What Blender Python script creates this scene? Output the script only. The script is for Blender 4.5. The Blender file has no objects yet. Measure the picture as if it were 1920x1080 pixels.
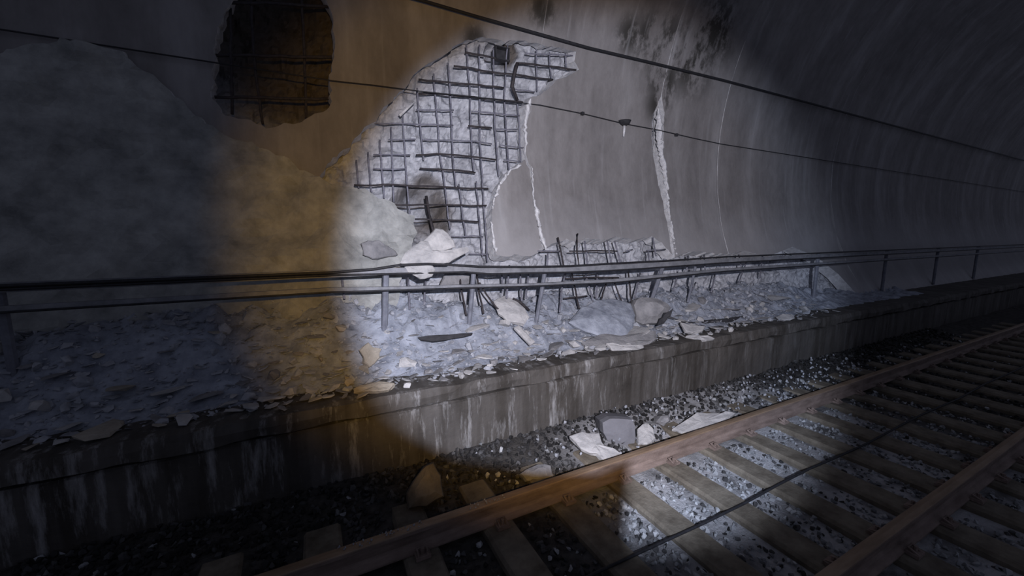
import bpy, bmesh, math, random
from mathutils import Vector, Matrix, noise
from mathutils.geometry import delaunay_2d_cdt
random.seed(11)
R_ = random.Random(5)
scn = bpy.context.scene
C = bpy.context.collection
# world axes: X along the tunnel (away, to the right of the photo), Y towards the damaged wall, Z up, sleeper tops at Z=0
# ------------------------------------------------------------------ camera
F_PX = 740.0
PITCH = math.atan((540-437)/F_PX)
_ax = (2430-960)/F_PX
_fw = math.cos(PITCH) + (540-437)/F_PX*math.sin(PITCH)
YAW = math.atan2(_ax, _fw)
CAM = Vector((0, 0, 2.18))
cd = bpy.data.cameras.new('camera'); cam = bpy.data.objects.new('camera', cd); C.objects.link(cam)
cd.sensor_width = 36; cd.lens = 36*F_PX/1920; cd.clip_start = 0.03; cd.clip_end = 200
fwd = Vector((math.cos(YAW)*math.cos(PITCH), math.sin(YAW)*math.cos(PITCH), -math.sin(PITCH)))
rgt = Vector((math.sin(YAW), -math.cos(YAW), 0)); upv = rgt.cross(fwd)
cam.matrix_world = Matrix((rgt, upv, -fwd)).transposed().to_4x4()
cam.location = CAM
scn.camera = cam
# ------------------------------------------------------------------ world, lamps, exposure
w = bpy.data.worlds.new('world'); scn.world = w; w.use_nodes = True
w.node_tree.nodes['Background'].inputs[0].default_value = (0.66, 0.72, 1.0, 1)
w.node_tree.nodes['Background'].inputs[1].default_value = 0.125
vs = scn.view_settings
vs.view_transform = 'Standard'; vs.look = 'None'; vs.gamma = 1; vs.use_curve_mapping = False; vs.exposure = 0.0
def ray(u, v):
    return (fwd*F_PX + rgt*(u-960) + upv*(540-v)).normalized()
def on_y(u, v, y): d = ray(u, v); return CAM + d*(y/d.y)
def on_z(u, v, z): d = ray(u, v); return CAM + d*((z-CAM.z)/d.z)
RW, WY, WZ = 5.0, 0.3, 3.68            # lining radius and tunnel centre
def on_wall(u, v, R=RW):
    d = ray(u, v); oy, oz = CAM.y-WY, CAM.z-WZ
    a = d.y*d.y+d.z*d.z; b = 2*(oy*d.y+oz*d.z); c = oy*oy+oz*oz-R*R
    return CAM + d*((-b+math.sqrt(b*b-4*a*c))/(2*a))
LAMP = Vector((0.02, -0.85, 2.60))
def spot(name, loc, target, energy, color, cone, blend, rad):
    l = bpy.data.lights.new(name, 'SPOT'); l.energy = energy; l.color = color; l.spot_size = math.radians(cone)
    l.spot_blend = blend; l.shadow_soft_size = rad
    o = bpy.data.objects.new(name, l); C.objects.link(o); o.location = loc
    o.rotation_euler = (Vector(target)-Vector(loc)).to_track_quat('-Z', 'Y').to_euler()
    return o
spot('work_lamp_beam', LAMP, on_wall(1100, 506), 1750, (0.72, 0.80, 1.0), 64, 0.30, 0.008)
spot('work_lamp_halo', LAMP+Vector((0, 0, 0.05)), on_wall(985, 455), 430, (1.0, 0.56, 0.10), 71, 0.40, 0.05)

# ------------------------------------------------------------------ helpers
def setp(o, label=None, cat=None, group=None, kind=None):
    if label: o['label'] = label
    if cat: o['category'] = cat
    if group: o['group'] = group
    if kind or cat: o['kind'] = kind or 'thing'
    return o
def empty(name, loc, parent=None):
    o = bpy.data.objects.new(name, None); C.objects.link(o); o.location = loc; o.empty_display_size = 0.1
    if parent: o.parent = parent
    return o
def origin(o):
    return Vector(o.location) if o else Vector((0, 0, 0))
def mesh_obj(name, verts, faces, mats, parent=None, smooth=False, mi=None, base=True):
    """verts in world space; origin goes to the bottom centre (or the parent's frame)"""
    vs_ = [Vector(v) for v in verts]
    if parent:
        off = origin(parent)
        p = parent.parent
        while p: off = off + origin(p); p = p.parent
        loc = Vector((0, 0, 0))
    else:
        xs = [v.x for v in vs_]; ys = [v.y for v in vs_]; zs = [v.z for v in vs_]
        off = Vector(((min(xs)+max(xs))/2, (min(ys)+max(ys))/2, min(zs))); loc = off
    me = bpy.data.meshes.new(name)
    me.from_pydata([tuple(v-off) for v in vs_], [], faces); me.update()
    for m in (mats if isinstance(mats, (list, tuple)) else [mats]): me.materials.append(m)
    if mi: me.polygons.foreach_set('material_index', mi)
    if smooth: me.polygons.foreach_set('use_smooth', [True]*len(me.polygons))
    o = bpy.data.objects.new(name, me); C.objects.link(o); o.location = loc
    if parent: o.parent = parent
    return o
class MB:
    def __init__(s): s.v = []; s.f = []
    def add(s, v, f):
        n = len(s.v); s.v += [Vector(p) for p in v]; s.f += [tuple(i+n for i in q) for q in f]
    def box(s, c, d, rot=None):
        c = Vector(c); h = Vector(d)/2
        p = [Vector((x*h.x, y*h.y, z*h.z)) for x in (-1, 1) for y in (-1, 1) for z in (-1, 1)]
        if rot: p = [rot @ q for q in p]
        s.add([c+q for q in p], [(0, 1, 3, 2), (4, 6, 7, 5), (0, 4, 5, 1), (2, 3, 7, 6), (0, 2, 6, 4), (1, 5, 7, 3)])
    def tube(s, path, r, k=6, caps=True):
        path = [Vector(p) for p in path]; n = len(path); vv = []; ff = []
        for i, p in enumerate(path):
            t = (path[min(i+1, n-1)]-path[max(i-1, 0)]).normalized()
            a = t.cross(Vector((0, 0, 1)) if abs(t.z) < .9 else Vector((1, 0, 0))).normalized(); b = t.cross(a)
            rr = r[i] if isinstance(r, (list, tuple)) else r
            for j in range(k):
                q = 2*math.pi*j/k; vv.append(p+a*(rr*math.cos(q))+b*(rr*math.sin(q)))
        for i in range(n-1):
            for j in range(k):
                ff.append((i*k+j, i*k+(j+1) % k, (i+1)*k+(j+1) % k, (i+1)*k+j))
        if caps: ff.append(tuple(range(k))[::-1]); ff.append(tuple((n-1)*k+j for j in range(k)))
        s.add(vv, ff)
    def obj(s, name, m, parent=None, smooth=False):
        return mesh_obj(name, s.v, s.f, m, parent, smooth)

# ------------------------------------------------------------------ materials
def newmat(name, rough=0.9, metal=0.0, spec=0.3):
    m = bpy.data.materials.new(name); m.use_nodes = True
    b = m.node_tree.nodes['Principled BSDF']; b.inputs['Roughness'].default_value = rough
    b.inputs['Metallic'].default_value = metal; b.inputs['Specular IOR Level'].default_value = spec
    return m, m.node_tree.nodes, m.node_tree.links, b
def nz(N, L, scale, detail=6, rough=.6, stretch=None, seed=0.0):
    tc = N.new('ShaderNodeNewGeometry')
    n = N.new('ShaderNodeTexNoise'); n.inputs['Scale'].default_value = scale; n.inputs['Detail'].default_value = detail; n.inputs['Roughness'].default_value = rough
    mp = N.new('ShaderNodeMapping'); L.new(tc.outputs['Position'], mp.inputs[0]); L.new(mp.outputs[0], n.inputs['Vector'])
    mp.inputs['Location'].default_value = (seed, seed*1.7, seed*.6)
    if stretch: mp.inputs['Scale'].default_value = stretch
    return n.outputs['Fac']
def ramp(N, L, fac, stops):
    r = N.new('ShaderNodeValToRGB'); L.new(fac, r.inputs[0]); e = r.color_ramp.elements
    while len(e) < len(stops): e.new(0.5)
    for i, (p, c) in enumerate(stops):
        e[i].position = p; e[i].color = (c, c, c, 1) if isinstance(c, (int, float)) else tuple(c)+(1,)
    return r.outputs[0]
def mix(N, L, fac, a, b, mode='MIX'):
    n = N.new('ShaderNodeMix'); n.data_type = 'RGBA'; n.blend_type = mode
    if isinstance(fac, (int, float)): n.inputs[0].default_value = fac
    else: L.new(fac, n.inputs[0])
    for i, x in ((6, a), (7, b)):
        if isinstance(x, tuple): n.inputs[i].default_value = x+(1,)
        else: L.new(x, n.inputs[i])
    return n.outputs[2]
def mth(N, L, op, a, b):
    n = N.new('ShaderNodeMath'); n.operation = op
    for i, x in ((0, a), (1, b)):
        if isinstance(x, (int, float)): n.inputs[i].default_value = x
        else: L.new(x, n.inputs[i])
    return n.outputs[0]
def near(N, L, p, rad, soft=.5):
    """1 inside a ball about world point p (a stain's place), fading to 0"""
    g = N.new('ShaderNodeNewGeometry'); d = N.new('ShaderNodeVectorMath'); d.operation = 'DISTANCE'
    L.new(g.outputs['Position'], d.inputs[0]); d.inputs[1].default_value = tuple(p)
    m = N.new('ShaderNodeMapRange'); L.new(d.outputs['Value'], m.inputs[0])
    m.inputs[1].default_value = rad*(1-soft); m.inputs[2].default_value = rad; m.inputs[3].default_value = 1; m.inputs[4].default_value = 0
    m.interpolation_type = 'SMOOTHSTEP'
    return m.outputs[0]
def bump(N, L, b, h, s, d=.02):
    n = N.new('ShaderNodeBump'); n.inputs['Strength'].default_value = s; n.inputs['Distance'].default_value = d
    L.new(h, n.inputs['Height']); L.new(n.outputs[0], b.inputs['Normal'])
def simple(name, c1, c2, scale=6, rough=.9, bs=.3, metal=0.0, spec=.3, stretch=None, lo=.3, hi=.7, bd=.02):
    m, N, L, b = newmat(name, rough, metal, spec)
    f = nz(N, L, scale, 7, .65, stretch)
    L.new(ramp(N, L, f, [(lo, c1), (hi, c2)]), b.inputs['Base Color'])
    bump(N, L, b, nz(N, L, scale*5, 6), bs, bd)
    return m
# smooth lining concrete: vertical water streaks, dark soot blotches high on the right, pale dusty foot
def lining():
    m, N, L, b = newmat('lining_concrete', .85, 0, .25)
    a = nz(N, L, 1.1, 5, .55, (1.6, 1, .25)); f = nz(N, L, 7, 8, .7, (1, 1, .5), 3)
    c = ramp(N, L, a, [(.30, (.155, .145, .143)), (.52, (.230, .218, .216)), (.70, (.345, .335, .340))])
    c = mix(N, L, .32, c, ramp(N, L, f, [(.3, (.12, .115, .12)), (.75, (.34, .33, .34))]))
    # soot / damp blotches
    msk = None
    for (u, v, rd) in ((1215, 75, .55), (1250, 95, .75), (1245, 150, .6), (1180, 65, .4), (1300, 110, .9), (1235, 195, .45), (890, 76, .28), (1018, 18, .33), (1340, 60, .9)):
        x = near(N, L, on_wall(u, v), rd, .8); msk = x if msk is None else mth(N, L, 'MAXIMUM', msk, x)
    blot = ramp(N, L, nz(N, L, 2.6, 9, .72, (1, 1, .55), 9), [(.43, 0), (.53, 1)])
    c = mix(N, L, mth(N, L, 'MULTIPLY', mth(N, L, 'MULTIPLY', msk, blot), .92), c, (.035, .033, .030))
    # white lime runs
    run = ramp(N, L, nz(N, L, 2.3, 4, .5, (3.5, 1, .10), 21), [(.60, 0), (.76, 1)])
    c = mix(N, L, mth(N, L, 'MULTIPLY', run, .38), c, (.42, .42, .44))
    # dust drift on the lower courses
    g = N.new('ShaderNodeNewGeometry'); sx = N.new('ShaderNodeSeparateXYZ'); L.new(g.outputs['Position'], sx.inputs[0])
    zz = mth(N, L, 'ADD', sx.outputs['Z'], mth(N, L, 'MULTIPLY', nz(N, L, 2, 5, .6, None, 4), 1.0))
    mr = N.new('ShaderNodeMapRange'); L.new(zz, mr.inputs[0]); mr.inputs[1].default_value = 3.3; mr.inputs[2].default_value = 2.4; mr.inputs[3].default_value = 0; mr.inputs[4].default_value = .55
    c = mix(N, L, mr.outputs[0], c, (.36, .355, .37))
    L.new(c, b.inputs['Base Color']); bump(N, L, b, nz(N, L, 14, 8, .7), .25, .02)
    return m
def rock():
    m, N, L, b = newmat('dusty_broken_rock', .95, 0, .15)
    a = nz(N, L, 3.2, 8, .68); f = nz(N, L, 16, 6, .7, None, 5)
    c = ramp(N, L, a, [(.28, (.15, .155, .18)), (.47, (.38, .39, .43)), (.68, (.64, .65, .70))])
    c = mix(N, L, .4, c, ramp(N, L, f, [(.3, (.16, .16, .175)), (.7, (.60, .61, .64))]))
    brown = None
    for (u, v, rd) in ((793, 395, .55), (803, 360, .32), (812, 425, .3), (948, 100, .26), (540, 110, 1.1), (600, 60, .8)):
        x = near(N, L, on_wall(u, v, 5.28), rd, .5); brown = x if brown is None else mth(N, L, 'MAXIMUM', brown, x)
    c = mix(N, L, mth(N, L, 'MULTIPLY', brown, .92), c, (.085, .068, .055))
    L.new(c, b.inputs['Base Color']); bump(N, L, b, f, .5, .03)
    return m
M_LIN = lining(); M_ROCK = rock()
M_BREAK = simple('fresh_broken_concrete', (.46, .46, .48), (.78, .78, .80), 14, .95, .6)
M_DUST = simple('rubble_dust', (.155, .17, .21), (.34, .365, .425), 5, .97, .6, lo=.34, hi=.64)
M_SHARD = simple('pale_concrete', (.27, .27, .28), (.50, .49, .49), 7, .93, .45)
M_SHARD2 = simple('grey_concrete', (.14, .14, .15), (.28, .275, .285), 7, .93, .45)
M_SHARD3 = simple('halo_painted_concrete', (.24, .215, .18), (.40, .365, .315), 7, .93, .45)  # warm lamp halo painted into the concrete colour
M_CRUMB = simple('dusty_crumbs', (.20, .215, .25), (.42, .43, .47), 9, .95, .4)
M_CAKE = simple('caked_pale_dust', (.17, .175, .175), (.41, .415, .405), 3.5, .97, .7)
M_STEEL = simple('dark_rebar_steel', (.020, .018, .022), (.060, .052, .055), 25, .7, .3)
M_STEELG = simple('dusty_rebar_steel', (.10, .10, .125), (.25, .25, .30), 18, .85, .3)
M_CABLE = simple('black_cable', (.012, .012, .014), (.03, .03, .035), 30, .6, .1)
M_PIPE = simple('galvanised_rail', (.12, .125, .14), (.25, .255, .28), 9, .6, .2)
M_POST = simple('dull_post_steel', (.10, .105, .13), (.19, .20, .24), 9, .7, .2)
M_RUST = simple('rusty_rail_steel', (.11, .080, .068), (.26, .20, .175), 12, .75, .3, stretch=(.3, 1, 1))
M_HEAD = simple('worn_rail_head', (.17, .115, .075), (.34, .25, .18), 12, .5, .1, metal=.3, stretch=(.2, 1, 1))
M_SLEEP = simple('stained_sleeper', (.075, .062, .048), (.20, .175, .14), 6, .9, .4)
M_BLACK = simple('dark_board', (.018, .018, .022), (.045, .045, .05), 8, .8, .2)
M_GREYBLK = simple('grey_block_face', (.125, .125, .14), (.17, .17, .19), 5, .9, .3)
def bench():
    m, N, L, b = newmat('stained_walkway_concrete', .8, 0, .3)
    a = nz(N, L, 2.2, 7, .65); st = nz(N, L, 2.4, 5, .55, (3.2, 1, .28), 2); wt = nz(N, L, 5.5, 8, .72, (1.5, 1, .22), 13)
    c = ramp(N, L, a, [(.3, (.042, .036, .031)), (.7, (.105, .094, .085))])
    c = mix(N, L, .5, c, ramp(N, L, st, [(.35, (.018, .016, .014)), (.65, (.10, .096, .095))]))
    g = N.new('ShaderNodeNewGeometry'); sx = N.new('ShaderNodeSeparateXYZ'); L.new(g.outputs['Position'], sx.inputs[0])
    mr = N.new('ShaderNodeMapRange'); L.new(sx.outputs['X'], mr.inputs[0]); mr.inputs[1].default_value = 2.6; mr.inputs[2].default_value = 5.0; mr.inputs[3].default_value = 1; mr.inputs[4].default_value = .25
    wf = mth(N, L, 'MULTIPLY', ramp(N, L, wt, [(.53, 0), (.72, 1)]), mr.outputs[0])
    c = mix(N, L, mth(N, L, 'MULTIPLY', wf, .75), c, (.40, .40, .41))
    L.new(c, b.inputs['Base Color']); bump(N, L, b, nz(N, L, 18, 7), .4, .02)
    return m
M_BENCH = bench()
def stone_mat(name):
    m, N, L, b = newmat(name, .85, 0, .3)
    at = N.new('ShaderNodeAttribute'); at.attribute_name = 'tone'
    f = nz(N, L, 30, 4)
    c = mix(N, L, .35, at.outputs['Color'], ramp(N, L, f, [(.3, .02), (.7, .35)]), 'OVERLAY')
    L.new(c, b.inputs['Base Color'])
    return m
M_STONES = stone_mat('ballast_stones')
M_ST = [simple('ballast_dark', (.022, .021, .022), (.07, .067, .068), 20, .85, .4),
        simple('ballast_mid', (.045, .045, .048), (.105, .104, .108), 20, .85, .4),
        simple('ballast_dusted', (.25, .255, .27), (.46, .465, .48), 14, .95, .4)]
def bed_mat():
    m, N, L, b = newmat('ballast_bed', .95, 0, .2)
    c = ramp(N, L, nz(N, L, 14, 7), [(.3, (.022, .020, .019)), (.7, (.08, .075, .072))])
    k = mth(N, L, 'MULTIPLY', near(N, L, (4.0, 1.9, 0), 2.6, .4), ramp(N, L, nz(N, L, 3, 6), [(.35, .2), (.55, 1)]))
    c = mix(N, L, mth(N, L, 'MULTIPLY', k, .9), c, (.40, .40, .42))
    L.new(c, b.inputs['Base Color']); bump(N, L, b, nz(N, L, 50, 6), .8, .02)
    return m
M_BED = bed_mat()

# ------------------------------------------------------------------ tunnel lining
def tp(p):     # world -> (t, phi)
    return (p.x, math.atan2(p.z-WZ, p.y-WY))
def px(u, v): return tp(on_wall(u, v))
def wpt(t, ph, R): return Vector((t, WY+R*math.cos(ph), WZ+R*math.sin(ph)))
PB, PT = math.radians(-46), math.radians(68)
def jag(pl, amp, step=.05, seed=0):
    out = []
    for i in range(len(pl)):
        a = Vector(pl[i][:2]+(0,) if len(pl[i]) == 2 else pl[i]); b = Vector(pl[(i+1) % len(pl)][:2]+(0,))
        rough = len(pl[i]) == 2
        A = Vector((pl[i][0], pl[i][1]*RW, 0)); B = Vector((pl[(i+1) % len(pl)][0], pl[(i+1) % len(pl)][1]*RW, 0))
        n = max(1, int((B-A).length/step))
        far = (A.x > 7.5 and B.x > 7.5) or (A.x < -4 and B.x < -4) or (A.y > 4 and B.y > 4)
        if far: n = max(1, int((B-A).length/.8))
        straight = abs(A.x-B.x) < .02 and abs(A.y-B.y) > .6
        for k in range(n):
            q = A.lerp(B, k/n)
            if not far and not straight and not (k == 0 and i and abs(pl[i-1][0]-pl[i][0]) < .02):
                q = q + Vector((noise.noise((q.x*9+seed, q.y*9, 1))+.6*noise.noise((q.x*23, q.y*23, seed)), noise.noise((q.x*9, q.y*9+seed, 7))+.6*noise.noise((q.x*23, q.y*23, seed+4)), 0))*amp
            out.append((q.x, q.y))
    return out
def inside(x, y, pl):
    c = False; j = len(pl)-1
    for i in range(len(pl)):
        if (pl[i][1] > y) != (pl[j][1] > y) and x < (pl[j][0]-pl[i][0])*(y-pl[i][1])/(pl[j][1]-pl[i][1])+pl[i][0]: c = not c
        j = i
    return c
def panel(name, pl, parent, holes=(), thick=.24, R=RW, amp=.022, grid=.16, seed=0, mats=None, shift=None, lump=.0):
    pl = jag(pl, amp, seed=seed); hs = [jag(h, amp, seed=seed+3) for h in holes]
    pts = list(pl); edges = [(i, (i+1) % len(pl)) for i in range(len(pl))]
    for h in hs:
        o = len(pts); pts += h; edges += [(o+i, o+(i+1) % len(h)) for i in range(len(h))]
    x0, x1 = min(p[0] for p in pl), max(p[0] for p in pl); y0, y1 = min(p[1] for p in pl), max(p[1] for p in pl)
    gx = grid if x1-x0 < 12 else .6
    x = x0+gx/2
    while x < x1:
        y = y0+grid/2
        while y < y1:
            if inside(x, y, pl) and not any(inside(x, y, h) for h in hs): pts.append((x+R_.uniform(-.02, .02), y))
            y += grid
        x += gx
    vo, eo, fo, *_ = delaunay_2d_cdt([Vector(p) for p in pts], edges, [], 0, 1e-5)
    tri = []
    for f in fo:
        cx = sum(vo[i].x for i in f)/3; cy = sum(vo[i].y for i in f)/3
        if inside(cx, cy, pl) and not any(inside(cx, cy, h) for h in hs): tri.append(tuple(f))
    n = len(vo)
    def m3(p, R): return wpt(p.x, p.y/RW, R)
    vv = [m3(p, R+.010*noise.noise((p.x*2.5, p.y*2.5, seed))+(lump*noise.fractal((p.x*3, p.y*3, seed), 1, 2, 4) if lump else 0)) for p in vo] + [m3(p+Vector((.035*noise.noise((p.x*12, p.y*12, 3)), .035*noise.noise((p.x*12, p.y*12, 8)))), R+thick) for p in vo]
    ff = []; mi = []; ec = {}
    for f in tri:
        a, b_, c_ = [vo[i] for i in f]
        if (b_-a).cross(c_-a) > 0: f = f[::-1]      # front looks into the tunnel
        ff.append(f); mi.append(0); ff.append(tuple(i+n for i in f[::-1])); mi.append(1)
        for k in range(3):
            e = (f[k], f[(k+1) % 3]); ec[frozenset(e)] = ec.get(frozenset(e), []) + [e]
    for es in ec.values():
        if len(es) == 1:
            a, b_ = es[0]; ff.append((b_, a, a+n, b_+n)); mi.append(1)
    if shift: vv = [shift @ v for v in vv]
    used = sorted({i for f in ff for i in f}); rm = {i: k for k, i in enumerate(used)}
    return mesh_obj(name, [vv[i] for i in used], [tuple(rm[i] for i in f) for f in ff], mats or [M_LIN, M_BREAK], parent, False, mi)

wall = setp(empty('wall_right', (0, 5, 0)), 'curved concrete tunnel lining with its inner face torn away', kind='structure')
tj = px(1018, 60)[0]
hole_left = [(1015, 84), (985, 78), (960, 73), (945, 79), (925, 72), (905, 71), (872, 76), (852, 88), (838, 100), (815, 112), (790, 128), (776, 142), (768, 158), (748, 172), (735, 190), (716, 205), (704, 228), (676, 246), (655, 272), (636, 288), (612, 310), (604, 326), (596, 344), (640, 350), (665, 356), (690, 362), (708, 374), (735, 385), (745, 395), (757, 402), (775, 406), (772, 420), (779, 440), (768, 452), (765, 470), (752, 492), (748, 520), (742, 560), (735, 620)]
pl = [(-6, PB), (-6, PT), (tj, PT), (tj, px(1015, 82)[1])] + [px(*q) for q in hole_left]
pl.append((pl[-1][0], PB))
hole2 = [px(*q) for q in ((395, 180), (402, 110), (405, 60), (430, 10), (450, -20), (520, -40), (590, -30), (622, 20), (628, 90), (618, 150), (622, 190), (600, 215), (545, 232), (500, 240), (470, 226), (425, 222))]
panel('lining_panel', pl, wall, [hole2], seed=1, amp=.035)
a_left = [(1022, 86), (1050, 90), (1080, 97), (1077, 115), (1085, 130), (1068, 141), (1045, 150), (1030, 165), (1012, 178), (994, 184), (986, 200), (983, 230), (986, 262), (984, 285), (996, 312), (1000, 350), (1003, 385), (1010, 410), (1015, 440), (1022, 466)]
a_bot = [(1035, 458), (1062, 448), (1082, 456), (1100, 446), (1130, 450), (1160, 444), (1190, 450), (1222, 443), (1240, 455), (1260, 478)]
a_right = [(1255, 440), (1249, 410), (1241, 370), (1232, 330), (1224, 290), (1221, 250), (1224, 215), (1240, 180)]
pl = [(tj+.006, PT), (tj+.006, px(1018, 84)[1])][::1] + [px(*q) for q in a_left+a_bot+a_right] + [(px(1240, 180)[0]+.004, px(1240, 180)[1]+.1), (px(1240, 180)[0], PT)]
panel('lining_panel', pl, wall, seed=2)
b_left = [(1241, 181), (1246, 215), (1244, 250), (1243, 285), (1247, 320), (1252, 360), (1256, 400), (1260, 440), (1266, 482)]
b_bot = [(1285, 474), (1310, 470), (1344, 476)]
tb = px(1345, 350)[0]
pl = [(px(1240, 180)[0]+.008, PT), (px(1240, 180)[0]+.012, px(1240, 180)[1]+.1)] + [px(*q) for q in b_left+b_bot] + [(tb, px(1344, 476)[1]), (tb, PT)]
panel('lining_panel', pl, wall, seed=3)
t0 = tb+.012
for i in range(6):
    t1 = t0+4.2
    zb = px(1400, 474)[1] if i == 0 else None
    if i == 0:
        pl = [(t0, PT), (t0, zb)] + [(t0+.5, zb+.01), (t0+1.2, zb-.02), (t0+2.2, zb+.02), (t0+3.0, zb-.03), (t0+3.6, zb-.12), (t0+4.0, PB+.06)] + [(t0+4.1, PB), (t1, PB), (t1, PT)]
    else:
        pl = [(t0, PT), (t0, PB), (t1, PB), (t1, PT)]
    panel('lining_panel', pl, wall, seed=5+i, grid=.5 if i else .25)
    t0 = t1+.008
# loosened lower corner piece beside the crack
pl = [px(*q) for q in ((983, 300), (972, 309), (958, 318), (948, 330), (938, 345), (930, 365), (925, 385), (921, 405), (919, 430), (924, 455), (929, 478), (945, 484), (962, 478), (990, 482), (1008, 476), (1014, 464), (1009, 440), (1004, 412), (998, 385), (995, 350), (991, 318))]
panel('lining_panel', pl, wall, seed=30, R=RW-.03)

# dust-caked thick remnant left standing at the lower left of the hole
pl = [px(*q) for q in ((-700, 330), (-400, 200), (-100, 130), (40, 95), (130, 82), (230, 100), (290, 150), (340, 190), (392, 240), (440, 262), (500, 282), (560, 318), (600, 340), (622, 348), (640, 351), (665, 357), (690, 363), (708, 375), (735, 386), (745, 396), (757, 403), (775, 407), (773, 420), (780, 440), (770, 452), (767, 470), (755, 492), (750, 520), (742, 580), (600, 600), (300, 620), (-200, 640), (-700, 600))]
panel('lining_panel', pl, wall, seed=41, R=RW-.10, thick=.14, grid=.085, lump=.085, amp=.035, mats=[M_CAKE, M_BREAK])  # leftward spread: pale dust colour also makes up for weak ambient light
# ragged fresh-broken edges of the torn panels
def broken_edge(pts, rad, R=4.975):
    q = [on_wall(u, v, R) for u, v in pts]; out = []; rr = []
    for i, (a, c) in enumerate(zip(q, q[1:])):
        n = max(2, int((c-a).length/.035))
        for k in range(n):
            f = k/n; out.append(a.lerp(c, f)+Vector((R_.uniform(-.012, .012), R_.uniform(-.012, .012), R_.uniform(-.01, .01))))
            rr.append((rad[i]*(1-f)+rad[i+1]*f)*R_.uniform(.55, 1.25))
    out.append(q[-1]); rr.append(rad[-1]*.4); rr[0] *= .4
    b = MB(); b.tube(out, rr, 7); b.obj('broken_edge', M_BREAK, wall)
broken_edge([(995, 184), (990, 200), (986, 225), (985, 250), (987, 268), (984, 290)], [.014, .034, .034, .022, .020, .010])
broken_edge([(997, 312), (999, 350), (1001, 372), (1006, 395), (1010, 418), (1016, 445), (1023, 468)], [.008, .010, .014, .034, .024, .038, .022])
broken_edge([(976, 309), (958, 319), (946, 333), (936, 348), (929, 368), (924, 392)], [.022, .016, .020, .020, .018, .008], 4.95)
broken_edge([(921, 415), (924, 440), (930, 472)], [.014, .016, .024], 4.95)
broken_edge([(1235, 203), (1235, 225), (1236, 255), (1239, 285), (1245, 315), (1250, 350), (1256, 405), (1261, 445), (1267, 480)], [.02, .055, .060, .055, .050, .030, .018, .035, .025], 5.02)
# rough rock and old shotcrete behind the lining
def back_R(t, s):
    r = 5.30 + .10*noise.fractal((t*1.3, s*1.3, 0), 1.0, 2.0, 3) + .09*noise.noise((t*4.5, s*4.5, 4)) + .065*noise.noise((t*10, s*10, 2)) + .03*noise.noise((t*22, s*22, 8))
    for (u, v, rad, dp) in RECESS:
        d = math.hypot(t-u, s-v)
        if d < rad: r += dp*(1-(d/rad)**2)
    return r
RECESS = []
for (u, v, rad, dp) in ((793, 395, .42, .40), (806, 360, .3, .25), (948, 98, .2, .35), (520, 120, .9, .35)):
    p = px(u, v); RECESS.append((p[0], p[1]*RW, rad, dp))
vv = []; ff = []
nt, ns = 520, 260
ta, tb_, sa, sb_ = -3.6, 11.5, PB*RW, math.radians(40)*RW
for i in range(nt+1):
    t = ta+(tb_-ta)*i/nt
    for j in range(ns+1):
        s = sa+(sb_-sa)*j/ns; vv.append(wpt(t, s/RW, back_R(t, s)))
for i in range(nt):
    for j in range(ns):
        a = i*(ns+1)+j; ff.append((a, a+1, a+ns+2, a+ns+1))
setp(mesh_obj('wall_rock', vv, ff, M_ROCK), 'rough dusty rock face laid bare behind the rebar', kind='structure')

# ------------------------------------------------------------------ walkway, ballast bed
BZ, LIPY, FACEY = 0.75, 3.46, 3.50
walk = setp(empty('floor_walkway', (0, 4, 0)), 'raised concrete walkway with stained front face below the broken wall', kind='structure')
def profile_strip(name, prof, x0, x1, n, m, parent=None, jit=0.0, sd=0):
    vv = []; ff = []; k = len(prof)
    for i in range(n+1):
        x = x0+(x1-x0)*i/n
        for q, (y, z) in enumerate(prof):
            vv.append((x, y+jit*noise.fractal((x*3, q*5+sd, z*4), 1, 2, 3), z+jit*.7*noise.fractal((x*3+9, q*5+sd, z*4), 1, 2, 3)))
    for i in range(n):
        for j in range(k):
            ff.append((i*k+j, i*k+(j+1) % k, (i+1)*k+(j+1) % k, (i+1)*k+j))
    ff.append(tuple(range(k))[::-1]); ff.append(tuple(n*k+j for j in range(k)))
    return mesh_obj(name, vv, ff, m, parent)
profile_strip('walkway_body', [(FACEY, -.25), (FACEY, .0), (FACEY, .3), (FACEY, .545), (FACEY+.025, .562), (FACEY+.16, .566), (FACEY+.16, .60), (5.6, .60), (5.6, -.25)], -6, 32, 380, M_BENCH, walk, .014)
profile_strip('walkway_lip', [(LIPY, .606), (LIPY-.005, .68), (LIPY+.015, .745), (LIPY+.06, BZ), (5.5, BZ), (5.5, .602), (LIPY+.18, .602), (LIPY+.04, .604)], -6, 32, 500, M_BENCH, walk, .024, 3)
def bedz(x, y):
    z = -.055 + .02*noise.noise((x*1.5, y*1.5, 0))
    if y > 2.75: z += .09*min(1, (y-2.75)/.5) + .05*noise.noise((x*.9, y*2, 5))
    return z
vv = []; ff = []; nx, ny = 190, 46
for i in range(nx+1):
    for j in range(ny+1):
        x = -6+38*i/nx; y = -3+6.7*j/ny; vv.append((x, y, bedz(x, y)))
for i in range(nx):
    for j in range(ny):
        a = i*(ny+1)+j; ff.append((a, a+ny+1, a+ny+2, a+1))
setp(mesh_obj('floor', vv, ff, M_BED, None, True), 'dark ballast bed of the track', kind='structure')

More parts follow.
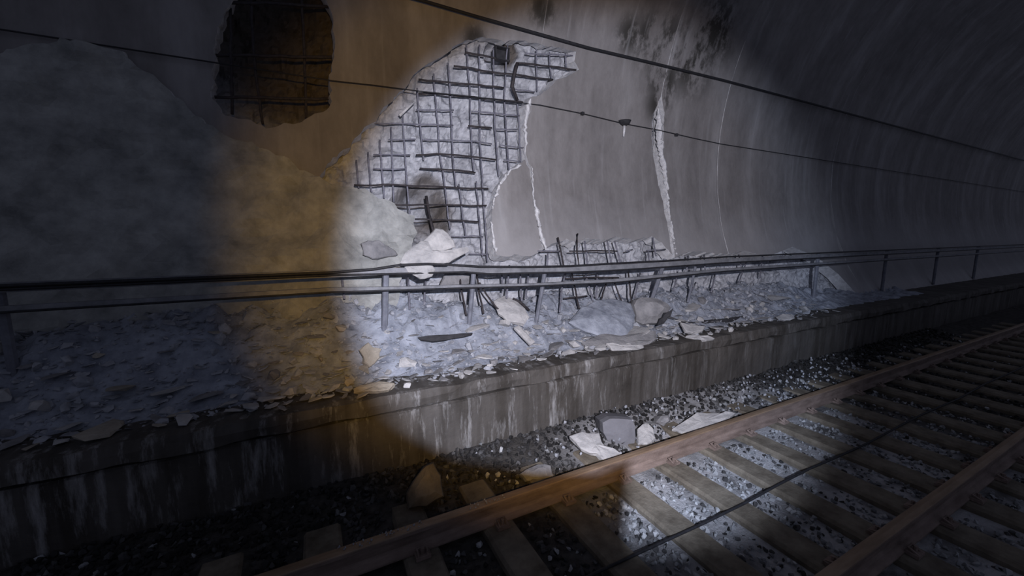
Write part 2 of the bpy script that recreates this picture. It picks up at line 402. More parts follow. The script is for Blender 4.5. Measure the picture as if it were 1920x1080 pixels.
# ------------------------------------------------------------------ track
RY, GA = 2.52, 1.505
def rail(y, label):
    r = empty('rail', (0, y, .0)); setp(r, label, 'rail', 'rails of the track')
    pr = [(-.07, .0), (-.07, .011), (-.025, .026), (-.009, .045), (-.009, .115), (-.034, .126), (-.036, .152), (.036, .152), (.034, .126), (.009, .115), (.009, .045), (.025, .026), (.07, .011), (.07, .0)]
    profile_strip('rail_web', [(y+a, b+.008) for a, b in pr], -6, 32, 8, M_RUST, r)
    profile_strip('rail_head', [(y-.0365, .156), (y-.030, .167), (y, .170), (y+.030, .167), (y+.0365, .156)], -6, 32, 8, M_HEAD, r)
    k = 0; cm = None
    for i in range(-5, 20):
        t = 2.348+.6*i
        for sd in (-1, 1):
            if cm is None:
                b = MB(); b.box((0, 0, .012), (.10, .07, .024)); b.tube([(-.03, -.03, .02), (-.03, .03, .045), (.03, .03, .045), (.03, -.03, .02)], .009, 5); b.tube([(0, .0, 0), (0, .0, .062)], .013, 6)
                o = b.obj('rail_clip', M_RUST, r); cm = o.data
                for v in cm.vertices: v.co += Vector((0, y, 0))
            else:
                o = bpy.data.objects.new('rail_clip', cm); C.objects.link(o); o.parent = r
            o.location = (t, sd*.105, .008)
            o.rotation_euler = (0, 0, math.pi if sd > 0 else 0)
    return r
rail(RY, 'rusty brown steel rail beside the ballast shoulder under the walkway')
rail(RY-GA, 'rusty steel rail on the far side of the sleepers from the walkway')
sm = None
for i in range(-6, 22):
    t = 2.348+.6*i
    if sm is None:
        b = MB()
        hw, L0, L1 = .125, .50, 3.02
        pr = [(-hw, -.15), (-hw, -.018), (-hw+.02, .004), (hw-.02, .004), (hw, -.018), (hw, -.15)]
        for q in range(13):
            y = L0+(L1-L0)*q/12
            b.v += [Vector((a+.006*noise.noise((q*.9, a*20, 1)), y-1.76, z+.004*noise.noise((q*1.3, a*30, 2)))) for a, z in pr]
        for q in range(12):
            for j in range(6): b.f.append((q*6+j, q*6+(j+1) % 6, (q+1)*6+(j+1) % 6, (q+1)*6+j))
        b.f.append((0, 1, 2, 3, 4, 5)); b.f.append((77, 76, 75, 74, 73, 72))
        o = b.obj('sleeper', M_SLEEP); sm = o.data
        zoff = o.location.z
    else:
        o = bpy.data.objects.new('sleeper', sm); C.objects.link(o)
    o.location = (t, 1.76, zoff)
    o.rotation_euler.z = R_.uniform(-.012, .012)
    setp(o, 'brown stained sleeper crossing under the rusty rails in the ballast', 'sleeper', 'sleepers of the track')
b = MB(); b.tube([(-4+.5*k, 1.76+.012*math.sin(k*1.3), .018+.003*math.sin(k*2.1)) for k in range(60)], .011, 6)
setp(b.obj('track_cable', M_CABLE, None, True), 'thin dark cable lying along the sleepers between the rails', 'cable')

# ------------------------------------------------------------------ rocks
def hull(rnd, n=12, sx=1, sy=1, sz=1, flat=False):
    bm = bmesh.new()
    for _ in range(n):
        v = Vector((rnd.gauss(0, 1), rnd.gauss(0, 1), rnd.gauss(0, 1))).normalized()*rnd.uniform(.8, 1)
        if flat: v.z = (.5 if v.z > 0 else -.5)*rnd.uniform(.8, 1)
        bm.verts.new((v.x*sx*.5, v.y*sy*.5, v.z*sz*.5))
    r = bmesh.ops.convex_hull(bm, input=bm.verts)
    bmesh.ops.delete(bm, geom=[v for v in bm.verts if not v.link_faces], context='VERTS')
    bmesh.ops.recalc_face_normals(bm, faces=bm.faces)
    bm.verts.index_update(); bm.verts.ensure_lookup_table()
    out = ([v.co.copy() for v in bm.verts], [tuple(v.index for v in f.verts) for f in bm.faces]); bm.free()
    return out
STONE = [hull(R_, 10, 1, R_.uniform(.7, 1), R_.uniform(.55, .85)) for _ in range(14)]
SHARDS = [hull(R_, 13, 1, R_.uniform(.5, .95), R_.uniform(.08, .18), True) for _ in range(18)]
LUMPS = [hull(R_, 16, 1, R_.uniform(.65, 1), R_.uniform(.5, .8)) for _ in range(10)]
def rotm(rnd, tilt=math.pi):
    return (Matrix.Rotation(rnd.uniform(0, 6.28), 3, 'Z') @ Matrix.Rotation(rnd.uniform(-tilt, tilt), 3, 'X') @ Matrix.Rotation(rnd.uniform(-tilt, tilt), 3, 'Y'))
# ballast: the largest-showing stones singly, the rest joined
def clear_of_track(x, y):
    if abs(y-RY) < .10 or abs(y-(RY-GA)) < .10: return False
    k = (x-2.348)/.6; d = abs(k-round(k))*.6
    if .47 < y < 3.04 and d < .15: return False
    return True
spots = []
tries = 0
while len(spots) < 15500 and tries < 90000:
    tries += 1
    x = -1.8 + 14*(R_.random()**1.35); y = R_.uniform(-.3, 3.50)
    if not clear_of_track(x, y): continue
    spots.append((x, y, R_.uniform(.028, .066)*(1.25 if y > 2.7 else 1)))
def imgsize(p):
    d = Vector((p[0], p[1], 0))-CAM; z = d.dot(fwd)
    if z <= .2: return -1
    u = 960+F_PX*d.dot(rgt)/z; v = 540-F_PX*d.dot(upv)/z
    if not (640 < u < 1500 and v < 1070): return -1
    return p[2]/z
order = sorted(range(len(spots)), key=lambda i: -imgsize(spots[i]))
single = set(order[:290])
smesh = {}
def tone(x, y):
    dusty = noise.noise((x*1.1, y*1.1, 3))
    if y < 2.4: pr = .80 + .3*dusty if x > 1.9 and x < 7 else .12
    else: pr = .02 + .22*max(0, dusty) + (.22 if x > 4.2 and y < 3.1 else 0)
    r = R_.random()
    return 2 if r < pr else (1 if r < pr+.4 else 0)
AV = []; AF = []; AC = []
TN = [(.026, .025, .026), (.065, .064, .067), (.34, .35, .37)]
for i, (x, y, s) in enumerate(spots):
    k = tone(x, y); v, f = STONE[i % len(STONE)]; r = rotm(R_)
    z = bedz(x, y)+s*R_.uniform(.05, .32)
    if i in single:
        key = (i % len(STONE), k)
        if key not in smesh:
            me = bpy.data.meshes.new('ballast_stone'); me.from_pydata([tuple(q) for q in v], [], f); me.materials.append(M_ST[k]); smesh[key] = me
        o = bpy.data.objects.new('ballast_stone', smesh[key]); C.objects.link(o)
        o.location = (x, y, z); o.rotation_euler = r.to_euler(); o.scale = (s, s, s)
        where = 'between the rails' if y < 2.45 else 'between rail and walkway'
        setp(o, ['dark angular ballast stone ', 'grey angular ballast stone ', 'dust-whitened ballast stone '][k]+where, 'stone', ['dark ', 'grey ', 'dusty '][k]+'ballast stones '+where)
    else:
        o0 = len(AV); c = R_.uniform(.45, 1.3)
        AV += [(r @ q)*s+Vector((x, y, z)) for q in v]; AF += [tuple(a+o0 for a in q) for q in f]
        AC += [tuple(t*c for t in TN[k])+(1,)]*len(v)
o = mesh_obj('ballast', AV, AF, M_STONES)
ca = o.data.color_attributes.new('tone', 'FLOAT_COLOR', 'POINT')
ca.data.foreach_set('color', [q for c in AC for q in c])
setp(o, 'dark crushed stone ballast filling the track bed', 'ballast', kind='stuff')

# ------------------------------------------------------------------ rubble bank on the walkway
def wall_y(z, R=RW): return WY+math.sqrt(max(0, R*R-(z-WZ)**2))
def bankz(x, y):
    f = min(1, max(0, (y-3.90)/.80)); f = f*f*(3-2*f)
    h = .34+(.30 if x < .9 else max(0, .30-(x-.9)*.25))+.22*noise.noise((x*.55, 2.2, 0))+.12*noise.noise((x*1.7, y*1.5, 3))
    if x > 7: h *= max(.12, 1-(x-7)/5)
    lump = .06*noise.fractal((x*3.2, y*3.2, 1), 1, 2, 4)+.03*noise.noise((x*11, y*11, 6))
    edge = min(1, max(0, (y-3.74-.12*noise.noise((x*2.3, 0, 9)))/.22))
    return BZ-.04+f*h+edge*(.075+lump*(.6+f))
vv = []; ff = []; nx, ny = 420, 46
for i in range(nx+1):
    for j in range(ny+1):
        x = -4+17*i/nx; y = 3.60+1.75*j/ny; vv.append((x, y, bankz(x, y)))
for i in range(nx):
    for j in range(ny):
        a = i*(ny+1)+j; ff.append((a, a+ny+1, a+ny+2, a+1))
setp(mesh_obj('rubble_bank', vv, ff, M_DUST), 'bank of pale crushed concrete dust heaped against the wall', 'rubble', kind='stuff')
# small crumbs, uncountable
AV = []; AF = []
for i in range(8500):
    x = -2.5+11*R_.random()**1.1; y = R_.uniform(3.52, 4.9); s = R_.uniform(.015, .05)+(R_.random()**6)*.12
    v, f = (SHARDS if i % 5 else LUMPS)[i % 10]; r = rotm(R_, .5 if i % 5 else 3)
    if y < 3.68 or (y < 3.95 and R_.random() < .5): continue
    z = max(bankz(x, y), BZ)+s*.10; o0 = len(AV)
    AV += [(r @ q)*s+Vector((x, y, z)) for q in v]; AF += [tuple(a+o0 for a in q) for q in f]
for i in range(330):      # crumbs thrown down beside and on the rail
    x = R_.uniform(1.2, 8); y = R_.choice([R_.uniform(2.62, 3.45), R_.uniform(2.62, 3.3)]); s = R_.uniform(.02, .055)
    if x < 2.4 and R_.random() < .6: continue
    v, f = LUMPS[i % 10]; r = rotm(R_, 3); z = bedz(x, y)+.05; o0 = len(AV)
    AV += [(r @ q)*s+Vector((x, y, z)) for q in v]; AF += [tuple(a+o0 for a in q) for q in f]
for i in range(260):
    x = R_.uniform(-.6, 3.0); y = RY+R_.uniform(-.03, .03); s = R_.uniform(.008, .022)
    if noise.noise((x*1.6, 4, 4)) < .05: continue
    v, f = LUMPS[i % 10]; r = rotm(R_, 3); z = .176; o0 = len(AV)
    AV += [(r @ q)*s+Vector((x, y, z)) for q in v]; AF += [tuple(a+o0 for a in q) for q in f]
setp(mesh_obj('concrete_crumbs', AV, AF, M_CRUMB), 'scattered pale concrete crumbs over bank, ballast and rail', 'crumbs', kind='stuff')
# countable fragments
fm = {}
MATS = {'pale': M_SHARD, 'grey': M_SHARD2, 'halo_painted': M_SHARD3}
def fragment(shape, tn, loc, rot, s, label, group):
    key = (shape, tn)
    if key not in fm:
        v, f = (SHARDS if shape[0] == 's' else LUMPS)[shape[1]]
        me = bpy.data.meshes.new('concrete_fragment'); me.from_pydata([tuple(q) for q in v], [], f); me.materials.append(MATS[tn]); fm[key] = me
    o = bpy.data.objects.new('concrete_fragment', fm[key]); C.objects.link(o)
    o.location = loc; o.rotation_euler = rot; o.scale = (s*1.25, s, s) if shape[0] == 's' else (s*.8, s*.8, s*.8)
    return setp(o, label, 'fragment', group)
placed = []
def try_spot(x, y, s):
    for a, b_, c in placed:
        if (a-x)**2+(b_-y)**2 < (.36*(s+c))**2: return False
    placed.append((x, y, s)); return True
n = 0
for _ in range(6000):
    if n >= 285: break
    x = R_.uniform(-2.4, 8.6) if R_.random() < .45 else R_.uniform(-.7, 3.4); y = R_.triangular(3.52, 4.45, 3.80)
    if x > 5 and R_.random() < .35: continue
    s = min(.48, .10+R_.expovariate(7.5))
    if y < 3.66:
        if R_.random() < .6: continue
        s = min(s, .13)
    if not try_spot(x, y, s): continue
    tn = R_.choices(['pale', 'grey', 'halo_painted'], [6, 3, 0] if x > .4 else [4, 2, 4])[0]  # halo-coloured pieces mostly kept to the warm-lit left
    flat = R_.random() < .82
    zone = 'on the walkway edge' if y < 3.8 else 'on the dust bank behind the walkway edge'
    size = 'large' if s > .24 else ('medium' if s > .13 else 'small')
    form = 'flat' if flat else 'lumpy'
    fragment(('s', R_.randrange(18)) if flat else ('l', R_.randrange(10)), tn, (x, y, max(bankz(x, y), BZ)+(.09*s+.012 if flat else .22*s)),
             (R_.uniform(-.2, .2)+(.08 if flat else R_.uniform(-1, 1)), R_.uniform(-.2, .2), R_.uniform(0, 6.28)), s,
             f'{size} {form} {tn} concrete fragment lying {zone}', f'{size} {form} {tn} fragments {zone}')
    n += 1

# ------------------------------------------------------------------ traced slabs (own plane, own thickness)
def slab(name, pix, p0, nrm, thick, m, label, cat='slab', jit=.012, group=None, bulge=0.0, sub=.06):
    p0 = Vector(p0); nrm = Vector(nrm).normalized()
    pts = []
    for i in range(len(pix)):
        a = Vector(pix[i]); b = Vector(pix[(i+1) % len(pix)])
        pts.append(a)
        if (b-a).length > 16: pts.append(a.lerp(b, R_.uniform(.35, .65)))
    w3 = []
    for q in pts:
        d = ray(q.x, q.y); w3.append(CAM+d*((p0-CAM).dot(nrm)/d.dot(nrm)))
    ctr = sum(w3, Vector())/len(w3)
    w3 = [q+Vector((R_.uniform(-jit, jit), R_.uniform(-jit, jit)*.3, R_.uniform(-jit, jit))) for q in w3]
    if (CAM-ctr).dot(nrm) < 0: nrm = -nrm
    k = len(w3)
    def ring(f, d, j=0): return [ctr+(q-ctr)*f+nrm*d+(Vector((R_.uniform(-j, j), R_.uniform(-j, j), R_.uniform(-j, j)))) for q in w3]
    vv = [ctr+nrm*(bulge)] + ring(.5, bulge*.8, jit*.4) + ring(.93, -.006, jit*.3) + ring(1, -.3*thick, 0) + ring(.97, -thick, jit) + [ctr-nrm*thick]
    ff = []
    for j in range(k):
        jn = (j+1) % k; ff.append((0, 1+j, 1+jn))
        for r in range(3): ff.append((1+r*k+j, 1+(r+1)*k+j, 1+(r+1)*k+jn, 1+r*k+jn))
        ff.append((1+3*k+jn, 1+3*k+j, 1+4*k))
    bm = bmesh.new(); bv = [bm.verts.new(v) for v in vv]
    for f in ff: bm.faces.new([bv[i] for i in f])
    bmesh.ops.recalc_face_normals(bm, faces=bm.faces); bm.verts.index_update()
    o = mesh_obj(name, [v.co.copy() for v in bm.verts], [tuple(v.index for v in f.verts) for f in bm.faces], m)
    bm.free()
    return setp(o, label, cat, group)
SL = 'concrete_slab'
slab(SL, [(788, 456), (806, 441), (818, 427), (832, 428), (843, 437), (852, 452), (856, 463), (830, 470), (798, 468)], (1, 4.52, 1.9), (-.1, -1, .25), .07, M_SHARD, 'round-topped pale slab standing up behind the upper cable', bulge=.02)
slab(SL, [(752, 492), (760, 474), (776, 460), (790, 448), (803, 452), (806, 466), (842, 473), (878, 462), (880, 470), (850, 486), (836, 494), (790, 496)], (1, 4.42, 1.9), (-.05, -1, .5), .05, M_SHARD, 'wide pale slab draped over the cable rail below the round-topped slab', bulge=.015)
slab(SL, [(757, 500), (780, 497), (812, 499), (818, 506), (810, 519), (797, 523), (779, 519), (764, 511)], (1, 4.26, 1.7), (0, -1, .12), .045, M_SHARD, 'pale slab hanging down in front of the cable rail', bulge=.01)
slab(SL, [(835, 512), (870, 506), (890, 515), (886, 530), (850, 540), (826, 536)], (1, 4.6, 1.6), (.1, -1, .3), .08, M_SHARD2, 'grey slab leaning behind the cable rail beside the hanging slab')
slab('boulder', [(1186, 572), (1192, 560), (1208, 556), (1232, 558), (1252, 568), (1262, 577), (1250, 590), (1236, 606), (1205, 612), (1192, 604)], (4, 4.25, 1.1), (-.5, -1, .35), .34, M_SHARD2, 'big rounded grey boulder resting on the dust bank', 'boulder', bulge=.10)
slab('dark_slab', [(1264, 578), (1259, 592), (1245, 606), (1231, 613), (1237, 600), (1248, 587)], (4, 4.12, 1.1), (-.7, -1, .1), .06, M_BLACK, 'dark slab propped against the big rounded boulder')
slab('plank', [(784, 632), (800, 629), (846, 626), (888, 623), (886, 628), (850, 635), (812, 640), (790, 637)], (0.8, 4.05, .95), (0, -1, .55), .05, M_BLACK, 'long dark plank lying on the dust bank beside the post', 'plank', jit=.004)
slab(SL, [(663, 728), (690, 716), (712, 714), (738, 718), (730, 727), (712, 733), (676, 732)], (0, 3.62, .82), (0, -.45, 1), .05, M_SHARD3, 'large leaf-shaped slab with painted halo tint on the walkway edge')
slab(SL, [(1090, 640), (1128, 622), (1165, 626), (1230, 618), (1232, 632), (1208, 650), (1140, 644), (1112, 655)], (3.6, 3.95, .92), (-.1, -.5, 1), .06, M_SHARD2, 'broad grey slab at the foot of the big rounded boulder')
slab(SL, [(1138, 641), (1160, 644), (1208, 645), (1210, 656), (1165, 657), (1148, 656)], (3.5, 3.7, .86), (-.1, -.7, 1), .05, M_SHARD, 'pale slab lying in front of the broad grey slab')
slab(SL, [(1276, 604), (1296, 606), (1322, 612), (1318, 618), (1300, 622), (1286, 618)], (4.8, 3.9, .98), (-.1, -.4, 1), .05, M_SHARD, 'pale slab inside the bent metal frame')
slab(SL, [(1287, 628), (1310, 626), (1340, 632), (1326, 637), (1302, 634)], (4.8, 3.68, .86), (-.1, -.4, 1), .04, M_SHARD, 'thin pale slab on the walkway edge below the bent metal frame')
slab('board', [(1318, 600), (1352, 597), (1400, 592), (1402, 600), (1356, 606), (1320, 606)], (5.4, 4.05, 1.0), (0, -1, .5), .04, M_BLACK, 'dark board lying behind the bent metal frame', 'board', jit=.004)
slab(SL, [(675, 655), (690, 640), (702, 648), (716, 652), (712, 668), (696, 690), (682, 680)], (0, 3.95, 1.0), (.2, -1, .45), .07, M_SHARD3, 'upright slab with painted halo tint leaning at the foot of the post')
slab(SL, [(677, 456), (690, 449), (712, 450), (730, 461), (746, 477), (722, 483), (700, 484), (684, 476)], (0, 4.70, 2.0), (.1, -1, .3), .06, M_SHARD2, 'grey lens-shaped slab painted as the shade of a hollow in the pale caked lining above the cable rail')  # grey patch imitates the shade in a hollow, not a real slab
slab(SL, [(1066, 604), (1092, 574), (1118, 562), (1150, 558), (1184, 568), (1192, 590), (1188, 612), (1176, 628), (1132, 630), (1098, 620)], (3.5, 4.15, 1.05), (-.1, -.75, 1), .07, M_DUST, 'broad smooth dust-covered slab leaning back beside the big rounded boulder', bulge=.04)
slab(SL, [(926, 562), (945, 552), (966, 560), (984, 578), (994, 594), (984, 606), (952, 602), (936, 586)], (2.3, 4.25, 1.15), (-.1, -.9, 1), .06, M_SHARD, 'pale pointed slab on the dust bank below the loose bars', bulge=.02)
slab('plank', [(964, 613), (973, 609), (1004, 640), (996, 646)], (2.4, 3.95, .98), (0, -.7, 1), .035, M_SHARD, 'narrow pale strip lying down the slope below the pale pointed slab', 'strip', jit=.004)
# things on the ballast
slab('concrete_block', [(1128, 790), (1142, 783), (1186, 785), (1194, 800), (1193, 832), (1170, 846), (1138, 828), (1130, 812)], (3.0, 2.86, .2), (-.45, -1, .28), .28, M_GREYBLK, 'squarish dark grey concrete block lying by the rail', 'block', bulge=.02, jit=.006)
slab(SL, [(1068, 815), (1090, 808), (1122, 812), (1134, 835), (1170, 850), (1138, 864), (1120, 850), (1090, 838)], (2.8, 2.78, .10), (-.1, -.35, 1), .06, M_SHARD, 'pale broken slab at the foot of the dark grey block')
slab(SL, [(1196, 802), (1212, 790), (1226, 800), (1232, 822), (1215, 832), (1197, 830)], (3.2, 2.85, .1), (-.1, -.5, 1), .08, M_SHARD, 'pale slab beside the dark grey block along the rail')
slab('rock', [(1230, 792), (1240, 778), (1256, 780), (1258, 792), (1244, 800)], (3.6, 3.0, .15), (-.3, -1, .5), .16, M_SHARD2, 'grey rock between the dark grey block and the long white slab', 'rock', bulge=.03)
slab(SL, [(1262, 800), (1284, 788), (1308, 772), (1354, 771), (1380, 770), (1370, 782), (1330, 800), (1300, 812), (1276, 812)], (4.3, 2.80, .12), (-.1, -.4, 1), .07, M_SHARD, 'long white slab lying along the rail')
slab('rock', [(800, 870), (812, 868), (828, 890), (832, 930), (800, 950), (762, 955), (760, 925), (776, 900)], (.6, 2.85, .12), (-.2, -1, .7), .2, M_SLEEP, 'big brown rock on the ballast behind the rail', 'rock', bulge=.05)
slab('rock', [(975, 885), (1010, 868), (1036, 872), (1042, 896), (1012, 905), (985, 900)], (1.9, 2.85, .1), (-.2, -.8, .8), .14, M_SHARD2, 'flattish grey rock on the ballast behind the rail', 'rock', bulge=.03)
# bent metal frame
fr = empty('metal_frame', on_y(1300, 620, 4.0)); setp(fr, 'bent dark metal frame lying on the rubble beside the boulder', 'frame')
def bar_px(pts, y, r, m, parent, name='bar', k=6):
    b = MB(); b.tube([on_y(u, v, y if not isinstance(y, (list, tuple)) else y[i]) for i, (u, v) in enumerate(pts)], r, k); return b.obj(name, m, parent, True)
bar_px([(1275, 628), (1275, 606), (1280, 604)], 3.98, .012, M_BLACK, fr)
bar_px([(1278, 604), (1300, 605), (1322, 612)], 4.0, .012, M_BLACK, fr)
bar_px([(1322, 612), (1316, 618), (1300, 614)], [4.0, 3.92, 3.92], .02, M_BLACK, fr)

# ------------------------------------------------------------------ rebar in the torn lining
cage = empty('rebar_mesh', on_wall(850, 470, 5.08)); setp(cage, 'grid of dark reinforcing bars bared across the tall hole in the lining', 'rebar')
def rebar(pts, R, r, m, parent, wob=.006):
    q = [on_wall(u, v, R if not isinstance(R, (list, tuple)) else R[i]) for i, (u, v) in enumerate(pts)]
    out = [q[0]]
    for a, c in zip(q, q[1:]):
        n = max(1, int((c-a).length/.12))
        for k in range(1, n+1):
            p = a.lerp(c, k/n); d = Vector((0, p.y-WY, p.z-WZ)).normalized()
            out.append(p+d*R_.uniform(-wob, wob)*1.5+Vector((R_.uniform(-wob, wob), 0, R_.uniform(-wob, wob))))
    b = MB(); b.tube(out, r, 6); return b.obj('rebar', m, parent, True)
H = [((872, 98), (905, 104), (955, 115)), ((851, 124), (920, 134), (990, 144), (1037, 149)), ((968, 118), (1030, 124), (1080, 131)), ((985, 100), (1080, 104)),
     ((785, 149), (860, 156), (945, 165)), ((957, 166), (1002, 172)), ((785, 175), (840, 177), (905, 184), (980, 192)),
     ((780, 206), (850, 207)), ((885, 209), (975, 217)), ((700, 231), (790, 233), (850, 235)), ((878, 236), (922, 240)), ((930, 242), (970, 243)), ((792, 262), (890, 264), (922, 270)),
     ((780, 291), (820, 289), (880, 293), (930, 299)), ((787, 316), (840, 318), (891, 323)), ((664, 347), (740, 347), (830, 350), (915, 354)), ((735, 384), (790, 384), (850, 385), (912, 386)),
     ((778, 411), (830, 412), (897, 416)), ((846, 443), (906, 443)), ((880, 476), (917, 477)), ((937, 272), (982, 277)), ((945, 300), (976, 303)), ((700, 316), (760, 317)), ((700, 290), (770, 291)), ((728, 262), (780, 262))]
for i, h in enumerate(H):
    dark = i in (0, 1, 2, 4, 6, 10, 13, 14, 15, 16, 17)
    rebar(h, 5.06, .0125 if dark else .010, M_STEEL if dark else M_STEELG, cage)
V = [((668, 300), (672, 352)), ((690, 285), (697, 362)), ((712, 262), (720, 372)), ((733, 238), (739, 380)), ((755, 212), (760, 300), (768, 400)), ((782, 165), (788, 240), (795, 300)), ((813, 138), (820, 230), (826, 300), (834, 345), (840, 405), (844, 430)), ((840, 118), (846, 210), (850, 300), (854, 350)),
     ((874, 85), (880, 160), (884, 260), (888, 320)), ((860, 345), (868, 410), (874, 445)), ((899, 84), (899, 180), (900, 250), (904, 330), (908, 400), (915, 490)), ((925, 90), (926, 160), (928, 240), (935, 330)), ((952, 84), (948, 130), (945, 180), (950, 260), (955, 318)), ((970, 190), (974, 250), (976, 305)),
     ((893, 340), (900, 430), (905, 480)), ((1030, 98), (1034, 148)), ((1006, 92), (1008, 172)), ((1060, 100), (1062, 130))]
for i, v in enumerate(V): rebar(v, 5.085, .011, M_STEELG, cage)
rebar(((970, 118), (964, 140), (961, 162), (970, 188)), [5.02, 5.0, 5.0, 5.05], .024, M_STEEL, cage)
rebar(((799, 368), (804, 395), (812, 436)), [5.1, 5.08, 5.02], .02, M_STEEL, cage)
# dark recessed box at the head of the hole
b = MB()
c0 = on_wall(940, 102, 5.1)
for sx in (-1, 1): b.box(c0+Vector((sx*.10, 0, 0)), (.012, .10, .16))
for sz in (-1, 1): b.box(c0+Vector((0, 0, sz*.08)), (.21, .10, .012))
b.box(c0+Vector((0, .045, 0)), (.2, .012, .16))
setp(b.obj('junction_box', M_BLACK), 'small dark open box set at the head of the rebar grid', 'box')
# rebar in the small hole to the left
cage2 = empty('rebar_mesh', on_wall(510, 230, 5.08)); setp(cage2, 'few dark bars bared in the separate brown hole left of the tall one', 'rebar')
cage2['label'] = 'few dark bars bared in the small separate brown hole beside the tall hole'
for h in (((395, 4), (500, 6), (622, 12)), ((405, 104), (500, 105), (622, 108)), ((402, 182), (500, 183), (615, 186))): rebar(h, 5.06, .016, M_STEEL, cage2)
for v in (((470, -10), (476, 110), (492, 232)), ((566, -10), (570, 100), (574, 222)), ((432, 15), (436, 215))): rebar(v, 5.085, .015, M_STEEL, cage2)
# bars bared along the foot of the lining
foot = empty('rebar_mesh', on_wall(1100, 560, 5.0)); setp(foot, 'tangle of bent reinforcing bars bared along the foot of the wall', 'rebar')
FB = [((1008, 471), (1052, 471)), ((1068, 471), (1110, 470), (1157, 471)), ((1174, 471), (1186, 468)), ((1212, 470), (1248, 468)), ((1057, 560), (1100, 556)), ((1060, 522), (1110, 520), (1160, 521)),
      ((1046, 445), (1052, 475), (1057, 500)), ((1083, 438), (1082, 470), (1086, 500)), ((1096, 452), (1102, 500)), ((1027, 475), (1026, 498)), ((1138, 450), (1148, 498)), ((1152, 452), (1166, 500)), ((1224, 445), (1230, 480)), ((1215, 470), (1220, 500)),
      ((1072, 512), (1079, 545), (1086, 578)), ((1060, 512), (1052, 550), (1050, 585)), ((1098, 515), (1112, 565)), ((1137, 530), (1125, 568)), ((1148, 520), (1166, 566)), ((1120, 510), (1118, 560)), ((1178, 510), (1184, 568)), ((1200, 512), (1190, 560)),
      ((940, 500), (944, 545)), ((955, 498), (950, 560)), ((975, 500), (978, 565)), ((992, 500), (986, 560)), ((862, 515), (866, 550), (874, 592)), ((893, 510), (898, 550), (907, 588)), ((1304, 530), (1290, 560)), ((1270, 510), (1264, 545)), ((1290, 480), (1288, 505)),
      ((1320, 478), (1322, 505)), ((1340, 515), (1334, 548)), ((1385, 478), (1390, 500)), ((1400, 490), (1385, 530)), ((1430, 480), (1425, 520)), ((640, 505), (645, 560)), ((765, 520), (768, 580)), ((798, 525), (795, 580))]
for i, h in enumerate(FB):
    Rr = [4.95+R_.uniform(-.12, .05)]*len(h)
    if i > 13: Rr = [Rr[0]+R_.uniform(0, .05)-.10*k for k in range(len(h))]
    rebar(h, Rr, .0125, M_STEEL if i in (1, 4, 5, 6, 7, 14, 17, 18, 20, 26, 27) else M_STEELG, foot, .004)
# bent loose bars hanging free in front of the rubble
for pts, r, lab in ((((899, 530), (912, 552), (930, 576), (946, 589)), .012, 'thin loose bar slanting down to the dust beside the leaning posts'),
                    (((962, 560), (975, 566), (992, 582)), .018, 'short dark bar stub poking out of the dust bank')):
    b = MB(); b.tube([on_y(u, v, 4.45-.02*i) for i, (u, v) in enumerate(pts)], r, 6); setp(b.obj('loose_rebar', M_STEEL, None, True), lab, 'rebar')

# ------------------------------------------------------------------ cable rail along the walkway
CY = 4.30
rack = empty('cable_rail', (0, CY, 1.0)); setp(rack, 'grey horizontal cable rail on posts running the length of the walkway', 'railing')
def along(px_pts, y, ext_l=-6, ext_r=30):
    q = [on_y(u, v, y) for u, v in px_pts]
    a = Vector((ext_l, y, q[0].z)); b = Vector((ext_r, y, q[-1].z))
    return [a]+q+[b]
def flat_bar(path, hh, th, name, m, parent):
    b = MB(); k = len(path)
    for p in path: b.v += [p+Vector((0, -th, -hh)), p+Vector((0, -th, hh)), p+Vector((0, th, hh)), p+Vector((0, th, -hh))]
    for i in range(k-1):
        for j in range(4): b.f.append((i*4+j, i*4+(j+1) % 4, (i+1)*4+(j+1) % 4, (i+1)*4+j))
    b.f.append((3, 2, 1, 0)); b.f.append((4*k-4, 4*k-3, 4*k-2, 4*k-1))
    return b.obj(name, m, parent)
flat_bar(along([(622, 513), (750, 508), (870, 506), (990, 506), (1150, 501), (1355, 489)], CY), .036, .02, 'upper_rail', M_PIPE, rack)
flat_bar(along([(622, 543), (750, 541), (870, 537), (990, 535), (1150, 526), (1355, 506)], CY), .022, .02, 'lower_rail', M_PIPE, rack)
def post(u0, v0, u1, v1, r, y0=CY+.05, y1=CY+.05):
    a = on_y(u0, v0, y0); c = on_y(u1, v1, y1); c = c+(c-a).normalized()*.10
    b = MB(); b.tube([a, a.lerp(c, .5)+Vector((.004, 0, 0)), c], r, 8); return b.obj('post', M_POST, rack)
post(724, 500, 719, 646, .034); post(889, 500, 881, 592, .03); post(1023, 500, 1007, 594, .028); post(1247, 486, 1224, 556, .032); post(1304, 500, 1292, 556, .02)
for t in (-2.1, 9.2, 12.2, 15.2, 18.2):
    b = MB(); b.tube([(t, CY+.05, 1.78), (t, CY+.05, .78)], .034, 8); b.obj('post', M_POST, rack)
b = MB(); b.tube(along([(622, 511), (700, 505), (750, 497), (800, 495), (850, 497), (900, 500), (990, 500.5), (1070, 499), (1150, 494), (1250, 489), (1355, 482)], CY-.035), .0155, 6)
setp(b.obj('cable', M_CABLE, None, True), 'sagging black cable along the top of the cable rail', 'cable')
b = MB(); b.tube(along([(622, 516), (760, 513), (870, 510), (920, 514), (990, 512), (1100, 510), (1200, 504), (1300, 497), (1355, 493)], CY-.035), .012, 6)
setp(b.obj('cable', M_CABLE, None, True), 'second black cable along the underside of the upper rail', 'cable')
b = MB(); b.tube(along([(622, 548), (750, 544), (870, 540), (990, 537), (1150, 530), (1355, 509)], CY-.035), .010, 6)
setp(b.obj('cable', M_CABLE, None, True), 'black cable along the lower rail of the cable rail', 'cable')

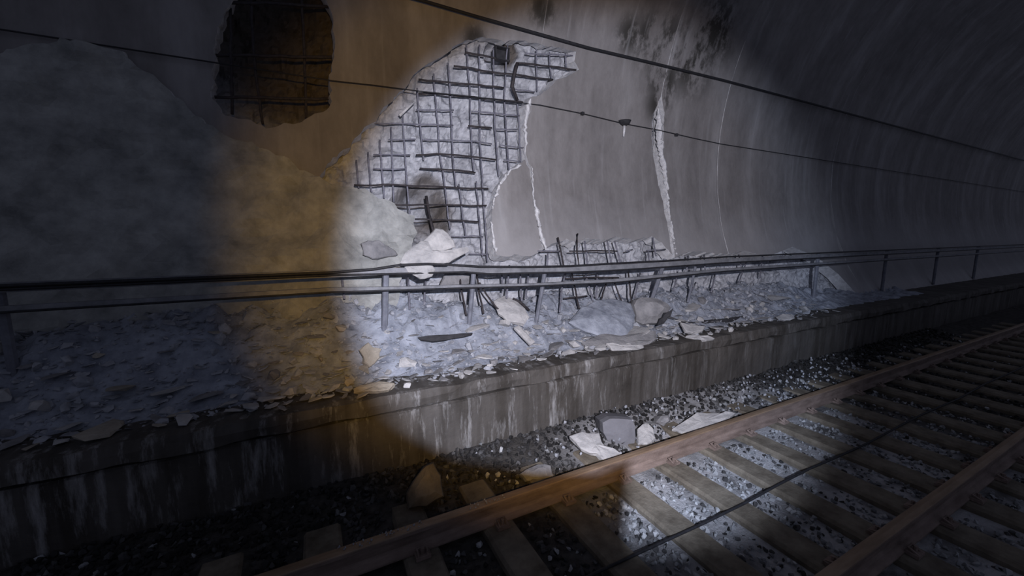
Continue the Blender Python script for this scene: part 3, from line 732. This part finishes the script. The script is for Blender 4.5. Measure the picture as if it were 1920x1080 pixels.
# ------------------------------------------------------------------ overhead cable and wall wire
def hung(pxs, y, r, name, m):
    q = [on_y(u, v, y) for u, v in pxs]
    a = q[0]+(q[0]-q[1])*6; b_ = q[-1]+(q[-1]-q[-2])*10
    a.z = q[0].z+.02; b_.z = q[-1].z
    b = MB(); b.tube([a]+q+[b_], r, 7); return b.obj(name, m, None, True)
setp(hung([(795, 2), (890, 30), (990, 58), (1105, 90), (1220, 117), (1355, 150)], 5.06, .019, 'overhead_cable', M_CABLE), 'thick black cable strung along the tunnel high above the rebar grid', 'cable')
ww = empty('wall_wire', on_wall(1170, 240, 4.97)); setp(ww, 'thin dark wire clipped along the lining across the hole', 'wire')
b = MB()
q = [on_wall(u, v, 4.965) for u, v in ((625, 152), (700, 160), (785, 171), (880, 181), (985, 194), (1012, 197), (1092, 213), (1170, 232), (1235, 244), (1300, 259), (1352, 270))]
q = [Vector((-6, q[0].y, q[0].z-.02))]+q+[Vector((30, q[-1].y, q[-1].z-.04))]
b.tube(q, .008, 5); b.obj('wire', M_CABLE, ww, True)
for u, v in ((1092, 213), (1268, 253)):
    b = MB(); b.box(on_wall(u, v, 4.975), (.045, .05, .045)); b.obj('wire_clip', M_BLACK, ww)
b = MB(); p = on_wall(1171, 230, 4.96)
b.tube([p+Vector((0, 0, .045)), p+Vector((0, 0, .03)), p+Vector((0, 0, -.015)), p+Vector((0, 0, -.05))], [.03, .11, .09, .03], 10); cap = b.obj('insulator_cap', M_BLACK, ww, True)
b = MB(); b.tube([p+Vector((0, 0, -.04)), p+Vector((0, 0, -.12)), p+Vector((0, .01, -.22))], [.022, .02, .014], 8); b.obj('insulator_stem', M_BREAK, cap, True)
# pale broken bar stub at the upper left of the hole
b = MB(); b.tube([on_wall(749, 217, 4.99), on_wall(760, 207, 4.97), on_wall(776, 192, 4.99)], [.022, .016, .012], 6)
setp(b.obj('pipe_stub', M_BREAK, None, True), 'short pale slanting stub at the torn edge of the tall hole', 'stub')

# ------------------------------------------------------------------ the lamp's own housing, plus an unseen plate added to shade the track
lamp = empty('work_lamp', LAMP-Vector((0, 0, .2))); setp(lamp, 'black work lamp with an added shadow-casting plate standing behind the viewpoint', 'lamp')
aim = (on_wall(1100, 506)-LAMP).normalized()
b = MB(); b.tube([LAMP-aim*.16, LAMP-aim*.10, LAMP-aim*.02], [.03, .075, .085], 16); b.obj('housing', M_BLACK, lamp)
poly = [(1181, 864), (1181, 1160), (560, 1160), (560, 780), (700, 800), (850, 862), (1000, 884), (1118, 890)]
K = .11
pts = []
for u, v in poly:
    g = on_z(u, v, .12 if v < 1000 else 0); pts.append(LAMP+(g-LAMP)*K)
nrm = aim
vv = pts+[p+nrm*.004 for p in pts]; k = len(pts)
ff = [tuple(range(k)), tuple(range(2*k-1, k-1, -1))]+[(j, j+k, (j+1) % k+k, (j+1) % k) for j in range(k)]
mesh_obj('shadow_plate', vv, ff, M_BLACK, lamp)
